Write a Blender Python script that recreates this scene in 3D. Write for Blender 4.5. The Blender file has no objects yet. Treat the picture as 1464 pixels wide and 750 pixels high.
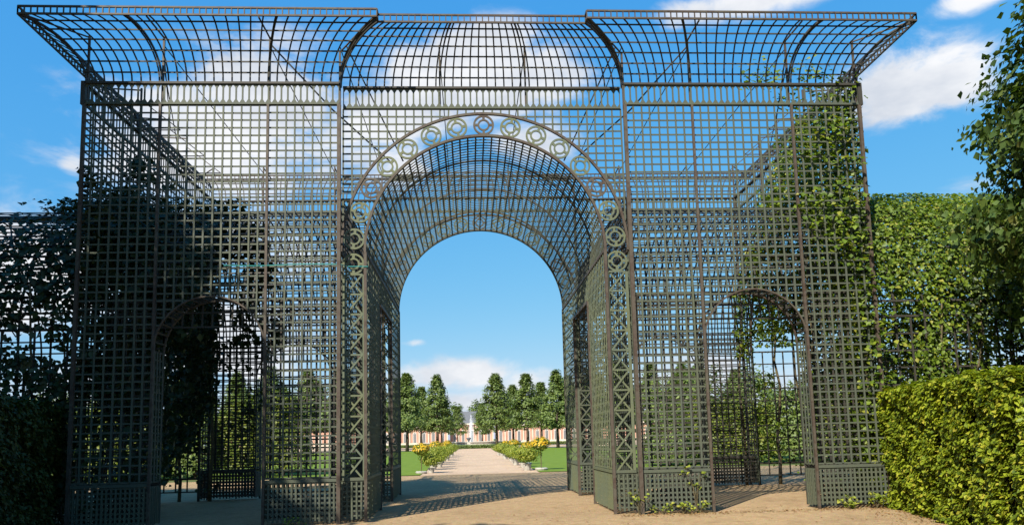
import bpy, math, random
import numpy as np
random.seed(7); RNG = np.random.default_rng(11)
C = bpy.context.scene.collection
PI = math.pi
R = math.radians

# ------------------------------------------------------------------ materials
ALB = .76   # scales down every surface and leaf colour to deepen the shade
def new_mat(name):
    m = bpy.data.materials.new(name); m.use_nodes = True
    nt = m.node_tree; nt.nodes.clear()
    return m, nt
def N(nt, kind, **kw):
    n = nt.nodes.new(kind)
    for k, v in kw.items():
        if k in n.inputs: n.inputs[k].default_value = v
        else: setattr(n, k, v)
    return n
def L(nt, a, b): nt.links.new(a, b)
def ramp(nt, fac, stops):
    r = nt.nodes.new('ShaderNodeValToRGB')
    el = r.color_ramp.elements
    while len(el) < len(stops): el.new(0.5)
    for e, (p, c) in zip(el, stops):
        e.position = p; e.color = (*c, 1) if len(c) == 3 else c
    L(nt, fac, r.inputs['Fac']); return r.outputs['Color']
def mixc(nt, fac, a, b, mode='MIX'):
    m = nt.nodes.new('ShaderNodeMix'); m.data_type = 'RGBA'; m.blend_type = mode
    for sock, v in ((m.inputs[0], fac), (m.inputs[6], a), (m.inputs[7], b)):
        if isinstance(v, (int, float)): sock.default_value = v
        elif isinstance(v, tuple): sock.default_value = (*v, 1)
        else: L(nt, v, sock)
    return m.outputs[2]
def noise(nt, scale, detail=4, rough=.55, coord='Object', vec=None):
    n = N(nt, 'ShaderNodeTexNoise', Scale=scale, Detail=detail, Roughness=rough)
    if vec is None:
        tc = nt.nodes.new('ShaderNodeTexCoord'); vec = tc.outputs[coord]
    L(nt, vec, n.inputs['Vector']); return n.outputs['Fac']
def surface(m, nt, color, rough=.8, bump=None, spec=.3, metallic=0, bstr=.3, bdist=.02):
    b = N(nt, 'ShaderNodeBsdfPrincipled', Roughness=rough)
    b.inputs['Specular IOR Level'].default_value = spec
    b.inputs['Metallic'].default_value = metallic
    color = mixc(nt, 1.0, color, (ALB,)*3, 'MULTIPLY')
    if isinstance(color, tuple): b.inputs['Base Color'].default_value = (*color, 1)
    else: L(nt, color, b.inputs['Base Color'])
    if bump is not None:
        bp = N(nt, 'ShaderNodeBump', Strength=bstr, Distance=bdist)
        L(nt, bump, bp.inputs['Height']); L(nt, bp.outputs[0], b.inputs['Normal'])
    o = nt.nodes.new('ShaderNodeOutputMaterial'); L(nt, b.outputs[0], o.inputs['Surface'])
    return m
def mottled(name, stops, scale, rough=.8, bump=True, bstr=.3, bdist=.02, spec=.3, detail=5):
    m, nt = new_mat(name); f = noise(nt, scale, detail)
    return surface(m, nt, ramp(nt, f, stops), rough, f if bump else None, spec, 0, bstr, bdist)

def painted_metal(name, base, lich, rust, rust_amt):
    """weathered sage paint: algae patches and rust blooms"""
    m, nt = new_mat(name)
    big = noise(nt, 1.3, 5, .6); mid = noise(nt, 9, 4, .6); fine = noise(nt, 60, 3)
    c = mixc(nt, ramp(nt, big, [(.38, (0, 0, 0)), (.66, (1, 1, 1))]), base, lich)
    c = mixc(nt, ramp(nt, mid, [(1 - rust_amt - .1, (0, 0, 0)), (1 - rust_amt + .06, (1, 1, 1))]), c, rust)
    c = mixc(nt, .35, c, ramp(nt, fine, [(.3, (.55, .55, .55)), (.7, (1.25, 1.25, 1.25))]), 'MULTIPLY')
    return surface(m, nt, c, .62, fine, .3, 0, .15, .004)

def leaf_mat(name, stops, trans=.35, rough=.5):
    m, nt = new_mat(name)
    g = nt.nodes.new('ShaderNodeNewGeometry')
    c = ramp(nt, g.outputs['Random Per Island'], stops)
    tc = nt.nodes.new('ShaderNodeTexCoord')
    big = noise(nt, .9, 3, .6)
    c = mixc(nt, .5, c, ramp(nt, big, [(.3, (.6, .65, .6)), (.7, (1.25, 1.2, 1.05))]), 'MULTIPLY')
    c = mixc(nt, 1.0, c, (ALB,)*3, 'MULTIPLY')
    b = N(nt, 'ShaderNodeBsdfPrincipled', Roughness=rough)
    b.inputs['Specular IOR Level'].default_value = .35
    L(nt, c, b.inputs['Base Color'])
    t = nt.nodes.new('ShaderNodeBsdfTranslucent')
    tcol = mixc(nt, 1.0, c, (1.25, 1.35, .45), 'MULTIPLY'); L(nt, tcol, t.inputs['Color'])
    mx = N(nt, 'ShaderNodeMixShader', Fac=trans)
    L(nt, b.outputs[0], mx.inputs[1]); L(nt, t.outputs[0], mx.inputs[2])
    o = nt.nodes.new('ShaderNodeOutputMaterial'); L(nt, mx.outputs[0], o.inputs['Surface'])
    return m

M = {}
M['paint'] = painted_metal('sage_paint', (.082, .096, .074), (.10, .112, .072), (.08, .056, .04), .27)
M['pier'] = painted_metal('sage_paint_algae', (.115, .14, .095), (.14, .155, .08), (.08, .058, .04), .24)
M['rust'] = painted_metal('rusty_iron', (.085, .062, .048), (.10, .088, .065), (.065, .042, .03), .42)
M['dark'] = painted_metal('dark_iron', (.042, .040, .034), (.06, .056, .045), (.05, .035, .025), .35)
M['bark'] = mottled('bark', [(.3, (.045, .035, .025)), (.7, (.12, .095, .07))], 14, .9, True, .6, .02)
M['stem'] = mottled('vine_stem', [(.3, (.07, .055, .03)), (.7, (.17, .14, .07))], 20, .85)
M['cord'] = surface(*new_mat('turquoise_cord'), (.06, .34, .32), .6)
M['stone'] = mottled('pale_stone', [(.3, (.42, .40, .35)), (.7, (.62, .60, .54))], 3, .85)
M['slate'] = mottled('slate', [(.3, (.10, .11, .13)), (.7, (.16, .17, .19))], 4, .6)
M['pink'] = mottled('pink_render', [(.3, (.50, .27, .19)), (.7, (.58, .34, .26))], .5, .9, False)
M['cream'] = mottled('cream_stone', [(.3, (.62, .55, .44)), (.7, (.74, .68, .57))], .8, .9, False)
M['white'] = surface(*new_mat('white_paint'), (.62, .60, .56), .5)
M['glass'] = surface(*new_mat('window_glass'), (.09, .10, .12), .12, None, .5)
M['pot'] = mottled('white_planter', [(.3, (.34, .32, .28)), (.7, (.55, .53, .48))], 8, .6)
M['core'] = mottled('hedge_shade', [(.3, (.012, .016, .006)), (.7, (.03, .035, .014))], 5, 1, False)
M['linden'] = leaf_mat('linden_leaf', [(0, (.045, .085, .016)), (.5, (.075, .13, .026)), (.85, (.12, .175, .036)), (1, (.19, .20, .05))], .3)
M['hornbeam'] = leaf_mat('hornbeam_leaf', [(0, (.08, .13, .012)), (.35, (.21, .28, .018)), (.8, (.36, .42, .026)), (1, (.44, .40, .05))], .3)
M['hornbeam_shade'] = leaf_mat('hornbeam_leaf_shaded', [(0, (.03, .05, .01)), (.5, (.055, .08, .014)), (1, (.10, .12, .024))], .2)  # darker copy of hornbeam, the left hedge's shade is in the colour
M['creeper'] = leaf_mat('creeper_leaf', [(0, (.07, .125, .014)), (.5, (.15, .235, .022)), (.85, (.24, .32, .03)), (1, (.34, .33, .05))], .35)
M['creeper_shade'] = leaf_mat('creeper_leaf_shaded', [(0, (.022, .042, .012)), (.6, (.035, .062, .018)), (1, (.06, .085, .025))], .18)  # creeper leaves again, with the shade put into their colour
M['avenue'] = leaf_mat('avenue_leaf', [(0, (.085, .135, .034)), (.5, (.14, .205, .048)), (1, (.21, .27, .065))], .25)
M['shrub'] = leaf_mat('shrub_leaf', [(0, (.07, .115, .018)), (.5, (.15, .205, .026)), (1, (.27, .29, .045))], .3)
M['potplant'] = leaf_mat('potted_leaf', [(0, (.16, .23, .025)), (.5, (.30, .36, .045)), (1, (.44, .44, .08))], .35)
M['flower'] = leaf_mat('yellow_flower', [(0, (.62, .34, .01)), (.6, (.75, .47, .015)), (1, (.80, .58, .04))], .2)
M['litter'] = leaf_mat('dry_leaf', [(0, (.20, .09, .03)), (.5, (.32, .17, .06)), (1, (.38, .27, .12))], .1)

# gravel
def gravel(name, dark, mid, light, dirt):
    m, nt = new_mat(name)
    a = noise(nt, 2.2, 6, .65, 'Object'); b = noise(nt, 38, 4, .7, 'Object'); big = noise(nt, .28, 4, .6, 'Object')
    v = N(nt, 'ShaderNodeTexVoronoi', Scale=55.); tc = nt.nodes.new('ShaderNodeTexCoord'); L(nt, tc.outputs['Object'], v.inputs['Vector'])
    c = ramp(nt, b, [(.28, dark), (.5, mid), (.74, light)])
    c = mixc(nt, .35, c, v.outputs['Color'], 'SOFT_LIGHT')
    c = mixc(nt, ramp(nt, a, [(.47, (0, 0, 0)), (.68, (.75, .75, .75))]), c, dirt)
    tr = noise(nt, 7, 3, .5, 'Object'); c = mixc(nt, .6, c, ramp(nt, tr, [(.35, (.80, .79, .77)), (.62, (1.1, 1.1, 1.1))]), 'MULTIPLY')
    c = mixc(nt, .5, c, ramp(nt, big, [(.3, (.68, .66, .64)), (.5, (1, 1, 1)), (.7, (1.2, 1.18, 1.14))]), 'MULTIPLY')
    ad = N(nt, 'ShaderNodeMath', operation='ADD'); L(nt, b, ad.inputs[0]); L(nt, v.outputs['Distance'], ad.inputs[1])
    return surface(m, nt, c, .95, ad.outputs[0], .15, 0, .55, .02)
M['gravel'] = gravel('gravel', (.34, .235, .13), (.45, .315, .178), (.56, .41, .25), (.32, .215, .115))
M['path'] = gravel('path_gravel', (.52, .375, .26), (.62, .455, .32), (.70, .54, .39), (.50, .35, .235))
M['lawn'] = mottled('lawn', [(.3, (.12, .19, .022)), (.55, (.155, .235, .03)), (.75, (.19, .27, .045))], 1.6, .9, True, .5, .03, .1)
M['terrain'] = mottled('meadow', [(.3, (.07, .10, .03)), (.7, (.12, .15, .045))], .3, .95, False)
def water_mat():
    m, nt = new_mat('fountain_spray')
    tc = nt.nodes.new('ShaderNodeTexCoord')
    f = noise(nt, 2.5, 5, .7)
    d = N(nt, 'ShaderNodeBsdfPrincipled', Roughness=.6); d.inputs['Base Color'].default_value = (.86, .88, .9, 1)
    t = nt.nodes.new('ShaderNodeBsdfTransparent'); mx = nt.nodes.new('ShaderNodeMixShader')
    L(nt, ramp(nt, f, [(.38, (.06, .06, .06)), (.68, (.42, .42, .42))]), mx.inputs[0]); L(nt, t.outputs[0], mx.inputs[1]); L(nt, d.outputs[0], mx.inputs[2])
    o = nt.nodes.new('ShaderNodeOutputMaterial'); L(nt, mx.outputs[0], o.inputs['Surface']); return m
M['spray'] = water_mat()
M['water'] = surface(*new_mat('basin_water'), (.05, .09, .09), .06, None, .5)

# ------------------------------------------------------------------ mesh builder
V3 = lambda *a: np.array(a, float)
def nrm(v): return v / (np.linalg.norm(v) + 1e-12)
class MB:
    def __init__(s): s.v = []; s.f = []
    def quadloop(s, rings, closed=False, caps=True):
        b = len(s.v); k = len(rings[0]); n = len(rings)
        for r in rings: s.v.extend(tuple(p) for p in r)
        for i in range(n if closed else n - 1):
            j = (i + 1) % n
            for q in range(k):
                q2 = (q + 1) % k
                s.f.append((b + i*k + q, b + i*k + q2, b + j*k + q2, b + j*k + q))
        if caps and not closed:
            s.f.append(tuple(b + q for q in reversed(range(k))))
            s.f.append(tuple(b + (n-1)*k + q for q in range(k)))
    def bar(s, p0, p1, side, w, t):
        """flat bar p0->p1, w along side, t across"""
        p0 = V3(*p0); p1 = V3(*p1); d = nrm(p1 - p0); sd = V3(*side); sd = nrm(sd - d*np.dot(sd, d)); n = np.cross(d, sd)
        s.quadloop([[p + sd*a*w/2 + n*b*t/2 for a, b in ((-1, -1), (1, -1), (1, 1), (-1, 1))] for p in (p0, p1)])
    def sweep(s, pts, side, w, t, closed=False):
        """flat strip along a planar curve; w across the curve's plane (side), t in the plane"""
        pts = [V3(*p) for p in pts]; sd = nrm(V3(*side)); n = len(pts); rings = []
        for i, p in enumerate(pts):
            a = pts[(i-1) % n] if (closed or i > 0) else p; c = pts[(i+1) % n] if (closed or i < n-1) else p
            d = nrm(c - a); nn = nrm(np.cross(d, sd)); s2 = nrm(np.cross(nn, d))
            rings.append([p + s2*x*w/2 + nn*y*t/2 for x, y in ((-1, -1), (1, -1), (1, 1), (-1, 1))])
        s.quadloop(rings, closed)
    def tube(s, pts, radii, k=6):
        pts = [V3(*p) for p in pts]; n = len(pts)
        if not hasattr(radii, '__len__'): radii = [radii]*n
        rings = []; ref = V3(.31, .22, .93)
        for i, p in enumerate(pts):
            d = nrm(pts[min(i+1, n-1)] - pts[max(i-1, 0)])
            rf = ref if abs(np.dot(ref, d)) < .93 else V3(1, 0, 0)
            a = nrm(np.cross(d, rf)); b = np.cross(d, a)
            rings.append([p + (a*math.cos(q) + b*math.sin(q))*radii[i] for q in np.linspace(0, 2*PI, k, endpoint=False)])
        s.quadloop(rings)
    def box(s, c, sx, sy, sz):
        x, y, z = c
        s.quadloop([[(x+a*sx/2, y+b*sy/2, z+q*sz/2) for a, b in ((-1, -1), (1, -1), (1, 1), (-1, 1))] for q in (-1, 1)])
    def prism(s, poly, ext):
        ext = V3(*ext); poly = [V3(*p) for p in poly]
        s.quadloop([poly, [p + ext for p in poly]])
    def lathe(s, prof, c=(0, 0, 0), k=16):
        s.quadloop([[(c[0] + r*math.cos(a), c[1] + r*math.sin(a), c[2] + z) for a in np.linspace(0, 2*PI, k, endpoint=False)] for r, z in prof])
    def build(s, name, mat, parent=None, smooth=False):
        me = bpy.data.meshes.new(name); me.from_pydata([tuple(map(float, p)) for p in s.v], [], s.f); me.materials.append(mat)
        if smooth: me.polygons.foreach_set('use_smooth', [True]*len(me.polygons))
        return link(name, me, parent)
def link(name, me, parent=None):
    o = bpy.data.objects.new(name, me); C.objects.link(o)
    if parent is not None:
        o.parent = parent
        root = parent
        off = parent.matrix_parent_inverse  # things are built in world space, roots sit at their base
        o.location = -V3(*world_loc(parent))
    return o
def world_loc(o):
    v = V3(*o.location); p = o.parent
    while p is not None: v = v + V3(*p.location); p = p.parent
    return v
def tag(o, label=None, cat=None, group=None, kind=None):
    if label: o['label'] = label
    if cat: o['category'] = cat
    if group: o['group'] = group
    if kind: o['kind'] = kind
    return o
def thing(name, label, cat, loc=(0, 0, 0), group=None):
    o = bpy.data.objects.new(name, None); C.objects.link(o); o.location = loc; o.empty_display_size = .3
    return tag(o, label, cat, group)

# ------------------------------------------------------------------ foliage
def leaf_mesh(name, P, Nn, size, mats, aspect=.72, fold=.12, idx=None):
    """one folded four-cornered blade per point, facing Nn"""
    n = len(P); Nn = Nn / (np.linalg.norm(Nn, axis=1, keepdims=True) + 1e-9)
    t = RNG.normal(size=(n, 3)); t[:, 2] -= .5
    t -= Nn * np.sum(t*Nn, 1, keepdims=True); t /= (np.linalg.norm(t, axis=1, keepdims=True) + 1e-9)
    b = np.cross(Nn, t); s = np.asarray(size).reshape(-1, 1) * np.ones((n, 1))
    v = np.empty((n, 4, 3)); w = aspect*s*.5
    v[:, 0] = P - t*s*.5; v[:, 1] = P - t*s*.05 + b*w + Nn*s*fold; v[:, 2] = P + t*s*.5; v[:, 3] = P - t*s*.05 - b*w + Nn*s*fold
    base = (np.arange(n)*4)[:, None]
    tri = np.concatenate([base + np.array([[0, 1, 2]]), base + np.array([[0, 2, 3]])], 1).reshape(-1, 3)
    me = bpy.data.meshes.new(name)
    me.vertices.add(n*4); me.vertices.foreach_set('co', v.reshape(-1))
    me.loops.add(len(tri)*3); me.loops.foreach_set('vertex_index', tri.reshape(-1).astype(np.int32))
    me.polygons.add(len(tri)); me.polygons.foreach_set('loop_start', np.arange(0, len(tri)*3, 3, dtype=np.int32))
    for m in (mats if isinstance(mats, (list, tuple)) else [mats]): me.materials.append(m)
    if idx is not None: me.polygons.foreach_set('material_index', np.repeat(idx, 2).astype(np.int32))
    me.update(calc_edges=True); me.validate()
    return me
def lump(P, scale, seed=0):
    """cheap smooth 3-d noise in -1..1"""
    r = np.random.default_rng(seed); o = np.zeros(len(P))
    for k in range(7):
        d = r.normal(size=3); d /= np.linalg.norm(d); f = scale*(1 + .55*k); o += np.sin(P @ d * f + r.uniform(0, 6.3)) / (1 + .3*k)
    return o / 2.6
def rand_dirs(n): 
    d = RNG.normal(size=(n, 3)); return d/np.linalg.norm(d, axis=1, keepdims=True)
def clumps(centres, outs, per, spread, flat=.55):
    c = np.repeat(centres, per, 0); o = np.repeat(outs, per, 0)
    off = np.clip(RNG.normal(size=c.shape), -1.7, 1.7)*spread; off[:, 2] *= flat
    return c + off, o*1.0 + rand_dirs(len(c))*.8 + V3(0, 0, .5)

# ------------------------------------------------------------------ lattice
ZUP = V3(0, 0, 1)
def blocked_v(holes, u):
    for uc, r, sp in holes:
        if abs(u-uc) < r: return sp + math.sqrt(r*r - (u-uc)**2)
    return None
def lattice(mb, O, U, Nn, u0, u1, v0, v1, du, dv, holes=(), w=.035, t=.018, ends=True, tip=0):
    """woven flat bars on plane O + U*u + z*v ; uprights on the outside, rails behind"""
    O = V3(*O); U = V3(*U); Nn = V3(*Nn)
    P = lambda u, v, n=0: O + U*u + ZUP*v + Nn*n
    nu = max(1, round((u1-u0)/du)); nv = max(1, round((v1-v0)/dv))
    for i in range(0 if ends else 1, nu + (1 if ends else 0)):
        u = u0 + (u1-u0)*i/nu + random.gauss(0, .003); lo = v0 - tip + random.gauss(0, .012)*(tip > 0); b = blocked_v(holes, u)
        if b is not None: lo = max(lo, b)
        if lo < v1 - .02: mb.bar(P(u, lo, t*.52), P(u + random.gauss(0, .004), v1, t*.52), U, w*random.uniform(.93, 1.07), t)
    for j in range(nv+1):
        v = v0 + (v1-v0)*j/nv + random.gauss(0, .004)
        cuts = []
        for uc, r, sp in holes:
            h = r if v < sp else (math.sqrt(r*r-(v-sp)**2) if v < sp + r else 0)
            if h > 0: cuts.append((uc-h, uc+h))
        cuts.sort(); a = u0; segs = []
        for c0, c1 in cuts:
            if c0 > a + .02: segs.append((a, min(c0, u1)))
            a = max(a, c1)
        if a < u1 - .02: segs.append((a, u1))
        for s0, s1 in segs: mb.bar(P(s0, v, -t*.52), P(s1, v, -t*.52), ZUP, w*.92, t)
def arc_pts(O, U, uc, sp, r, a0=0, a1=PI, n=40):
    O = V3(*O); U = V3(*U)
    return [O + U*(uc + r*math.cos(a)) + ZUP*(sp + r*math.sin(a)) for a in np.linspace(a0, a1, n)]
def brace_strip(mb, O, U, Nn, u0, u1, v0, v1, n):
    """ladder of X braces between two stiles"""
    O = V3(*O); U = V3(*U); Nn = V3(*Nn); P = lambda u, v: O + U*u + ZUP*v
    for u in (u0+.03, u1-.03): mb.bar(P(u, v0), P(u, v1), U, .06, .03)
    for i in range(n+1):
        v = v0 + (v1-v0)*i/n; mb.bar(P(u0+.06, v)+Nn*.004, P(u1-.06, v)+Nn*.004, ZUP, .035, .02)
    for i in range(n):
        a = v0 + (v1-v0)*i/n; b = v0 + (v1-v0)*(i+1)/n
        mb.bar(P(u0+.06, a)+Nn*.012, P(u1-.06, b)+Nn*.012, U, .035, .012); mb.bar(P(u0+.06, b)-Nn*.012, P(u1-.06, a)-Nn*.012, U, .035, .012)

# ------------------------------------------------------------------ PAVILION
W, WI, P1, P2 = 8.24, 3.04, 4.51, 6.71
B = 7.7; ZT, ZB = 9.146, 8.662; REC = .20; XS = 2.53; SPR = 5.53; ZP = .86
EF, ZR = .9, 10.12; CELL = .184
pav = thing('trellis_pavilion', 'huge green iron trellis pavilion with tall central arch over the gravel path', 'pavilion', (0, 3.85, 0))
X, Y = V3(1, 0, 0), V3(0, 1, 0)
def cellmat(z): return M['paint']
def panel(name, O, U, Nn, u0, u1, v0, v1, holes=(), mat='paint', du=CELL, dv=.165, **k):
    mb = MB(); lattice(mb, O, U, Nn, u0, u1, v0, v1, du, dv, holes, **k); return mb.build(name, M[mat], pav)
def plinth(O, U, Nn, u0, u1, mat='paint'):
    mb = MB(); lattice(mb, O, U, Nn, u0, u1, .13, ZP-.05, .092, .092, w=.036, tip=.06)
    Pq = lambda u, v: V3(*O) + V3(*U)*u + ZUP*v
    mb.bar(Pq(u0, ZP), Pq(u1, ZP), ZUP, .06, .05)
    return mb.build('plinth_grid', M[mat], pav)
def post(x, y, z0, z1, w=.055, mat='rust', parent=None):
    mb = MB(); mb.bar((x, y, z0), (x, y, z1), X, w, w); return mb.build('post', M[mat], parent or pav)

def frieze(O, U, Nn, u0, u1):
    O = V3(*O); U = V3(*U); Nn = V3(*Nn); P = lambda u, v, n=0: O + U*u + ZUP*v + Nn*n
    mb = MB(); n = round((u1-u0)/.135); p = (u1-u0)/n
    tr = MB(); tr.bar(P(u0, ZT-.02, .02), P(u1, ZT-.02, .02), ZUP, .045, .09); mb.bar(P(u0, ZB+.02, .015), P(u1, ZB+.02, .015), ZUP, .04, .06)
    a, b = ZB+.042, ZT-.042
    for i in range(n+1):
        u = u0 + p*i; l = p*.47 if i > 0 else 0; r = p*.47 if i < n else 0; sl = .017
        poly = [(-l, a), (r, a), (sl, a+.075), (sl, b-.075), (r, b), (-l, b), (-sl, b-.075), (-sl, a+.075)]
        if i == 0: poly = [(0, a), (r, a), (sl, a+.075), (sl, b-.075), (r, b), (0, b)]
        if i == n: poly = [(-l, a), (0, a), (0, b), (-l, b), (-sl, b-.075), (-sl, a+.075)]
        mb.prism([P(u+x, v, .012) for x, v in poly], Nn*.016)
    fr = mb.build('frieze', M['paint'], pav); tr.build('top_rail', M['dark'], fr); return fr
def cornice(O, U, Nn, u0, u1, m0, m1, heavy=()):
    """cove of curved ribs flaring out from the frieze to a ladder rail"""
    O = V3(*O); U = V3(*U); Nn = V3(*Nn)
    def S(s, th):
        fo = 1 - math.cos(th); fz = math.sin(th)
        ub = u0 + (u1-u0)*s; ut = (u0-m0) + (u1+m1-u0+m0)*s
        return O + U*(ub + (ut-ub)*fo) + Nn*EF*fo + ZUP*(ZT + (ZR-ZT)*fz)
    root_mb = MB(); top0 = S(0, PI/2); top1 = S(1, PI/2)
    for h in (.0, .155): root_mb.bar(top0+ZUP*h, top1+ZUP*h, ZUP, .035, .035)
    ln = np.linalg.norm(top1-top0); n = max(1, round(ln/.125))
    for i in range(n+1):
        q = top0 + (top1-top0)*i/n; root_mb.bar(q + ZUP*.01, q+ZUP*.15, U, .022, .022)
    co = root_mb.build('cornice', M['rust'], pav)
    mb = MB(); n = max(1, round((u1-u0)/CELL))
    for i in range(n+1):
        mb.sweep([S(i/n, th) for th in np.linspace(0, PI/2, 11)], U, .03, .014)
    mb.build('rib', M['dark'], co)['label'] = 'thin curved ribs of the flared cove'
    mb = MB()
    for th in np.linspace(0, PI/2, 8)[1:-1]: mb.bar(S(0, th), S(1, th), ZUP, .03, .016)
    mb.build('purlin', M['dark'], co)
    for uh in heavy:
        mb = MB(); s = (uh-u0)/(u1-u0)
        mb.sweep([S(s, th) - Nn*.01 for th in np.linspace(0, PI/2, 14)], U, .03, .05); mb.build('bracket', M['dark'], co)
    return co

def facade(O, U, Nn, back=False):
    """one long side: u along U from the centre, outward Nn"""
    O = V3(*O); U = V3(*U); Nn = V3(*Nn); In = -Nn
    P = lambda u, v, n=0: O + U*u + ZUP*v + Nn*n
    small = 1.1; ss = 3.5
    for s in (-1, 1):
        a, b = sorted((s*WI, s*W)); hole = [(s*(P1+P2)/2, small, ss)]
        # upper field and the two pier panels are one woven sheet, opening left out
        pa = sorted((s*WI, s*P1)); po = sorted((s*P1, s*P2)); pb = sorted((s*P2, s*W))
        panel('lattice_panel', O, U, Nn, pa[0], pa[1], ZP+.06, ZB)
        panel('lattice_panel', O, U, Nn, po[0], po[1], ss+.02, ZB, hole)
        panel('lattice_panel', O, U, Nn, pb[0], pb[1], ZP+.06, ZB)
        plinth(O, U, Nn, pa[0], pa[1]); plinth(O, U, Nn, pb[0], pb[1])
        # rounded rim of the small arch, front and back of the double wall
        for dep in (.03, -.5):
            mb = MB(); mb.sweep(arc_pts(O + Nn*dep, U, s*(P1+P2)/2, ss, small, n=28), Nn, .04, .03); mb.build('arch_rim', M['rust'], pav)
        # inner layer of the double wall, 0.5 m behind
        I = O + In*.5
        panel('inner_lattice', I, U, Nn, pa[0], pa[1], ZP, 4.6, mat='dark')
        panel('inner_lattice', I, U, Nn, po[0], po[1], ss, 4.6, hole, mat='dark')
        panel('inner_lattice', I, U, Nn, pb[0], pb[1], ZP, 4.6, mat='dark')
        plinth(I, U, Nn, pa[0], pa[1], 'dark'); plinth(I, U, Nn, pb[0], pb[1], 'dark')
        for u in (s*P1, s*P2):   # reveals of the opening
            sgn = 1 if abs(u) < 5 else -1
            panel('reveal_lattice', P(u, 0, -.5), Nn, U*s*sgn, 0.06, .47, ZP+.05, ss, du=.14)
            mb = MB(); lattice(mb, P(u, 0, -.5), Nn, U*s*sgn, .05, .47, .13, ZP-.05, .09, .092, w=.036, tip=.05); mb.build('plinth_grid', M['paint'], pav)
        mb = MB()  # soffit laths of the small arch
        for ang in np.linspace(0, PI, 19):
            mb.bar(P(s*(P1+P2)/2 + small*math.cos(ang), ss + small*math.sin(ang), -.48), P(s*(P1+P2)/2 + small*math.cos(ang), ss + small*math.sin(ang), -.01), (-math.sin(ang)*U + math.cos(ang)*ZUP), .035, .015)
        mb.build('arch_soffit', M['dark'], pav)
        for u, top, w_ in ((s*WI, 9.9, .075), (s*P1, 10.2, .05), (s*P2, 10.2, .05), (s*W, 10.2, .065)):
            q = P(u, 0, .03); post(q[0], q[1], 0, ZB, w_)
            q2 = P(u, 0, -.06); post(q2[0], q2[1], ZB, top, .04)
            mb = MB(); mb.bar(P(u, top-.03, -.06), P(u + (s*EF*.9 if abs(u) == W else -s*EF*.9 if abs(u) == WI else 0), ZR+.02, EF*.9), ZUP, .022, .03); mb.build('strut', M['rust'], pav)
        frieze(O, U, Nn, a, b)
        inner, outer = (-EF, EF)
        m0 = m1 = EF
        cornice(O, U, Nn, a, b, m0, m1, heavy=[s*P1, s*P2, s*WI, s*W])
        # short return of the cove where the wings step forward of the middle bay
        if True:
            mb = MB()
            for k in (0, .1, .2):
                pts = []
                for th in np.linspace(0, PI/2, 12):
                    fo = 1-math.cos(th); pts.append(P(s*(WI - EF*fo), ZT + (ZR-ZT)*math.sin(th), EF*fo - k))
                mb.sweep(pts, Nn, .04, .03)
            mb.build('corner_rib', M['dark'], pav)
            for h in (0, .155): mb = MB(); mb.bar(P(s*(WI-EF), ZR+h, EF), P(s*(WI-EF), ZR+h, EF-REC), ZUP, .035, .035); mb.build('rail_return', M['rust'], pav)
        # narrow X-braced strip beside the great arch
        Oc = O + In*REC
        mb = MB(); u0, u1 = sorted((s*XS, s*WI-s*.04)); brace_strip(mb, Oc, U, Nn, u0, u1, ZP, 5.06, 10); mb.build('brace_strip', M['pier'], pav)
        plinth(Oc, U, Nn, u0, u1)
        q = Oc + U*s*(XS) + Nn*.02; post(q[0], q[1], 0, SPR, .06)
        panel('recess_lattice', Oc, Nn, U*s*-1, .02, REC-.02, 5.1, ZB, du=.09) if False else None
    # middle bay
    Oc = O + In*REC
    panel('lattice_panel', Oc, U, Nn, -WI+.05, WI-.05, SPR+.0, ZB, [(0, WI+.02, SPR)])
    frieze(Oc, U, Nn, -WI+.05, WI-.05)
    cornice(Oc, U, Nn, -WI, WI, -EF, -EF, heavy=[-.93, .93])
    for u in (-.93, .93):
        q = Oc + U*u - Nn*.06; post(q[0], q[1], ZB, 10.15, .035)
    band = MB()
    for r, w_ in ((XS+.01, .05), (WI-.01, .05)): band.sweep(arc_pts(Oc, U, 0, SPR, r, n=72), Nn, .06, w_)
    ab = band.build('arch_band', M['rust'], pav)
    ring_pos = [(2.775*math.sin(R(d)), SPR + 2.775*math.cos(R(d)), d) for d in range(-84, 85, 12)]
    ring_pos += [(-2.775, 5.285, -90), (2.775, 5.285, 90)]
    for k, (u, v, d) in enumerate(ring_pos):
        mb = MB(); c = Oc + U*u + ZUP*v
        circ = lambda r: [c + U*r*math.cos(t) + ZUP*r*math.sin(t) for t in np.linspace(0, 2*PI, 28, endpoint=False)]
        mb.sweep(circ(.205), Nn, .03, .04, True); mb.sweep(circ(.112), Nn, .03, .036, True)
        for q in range(4):
            t = R(-d) + q*PI/2 + (PI/2)
            dr = U*math.cos(t) + ZUP*math.sin(t); mb.bar(c + dr*.125, c + dr*.193, Nn, .028, .055)
            if q % 2 == 0: mb.bar(c + dr*.215, c + dr*.25, Nn, .028, .04)
        rusty = d in (0, -60, 60)
        o = mb.build('ring', M['rust' if rusty else 'pier'], ab)
facade((0, 0, 0), X, -Y)
facade((0, B, 0), X, Y, True)

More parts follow.
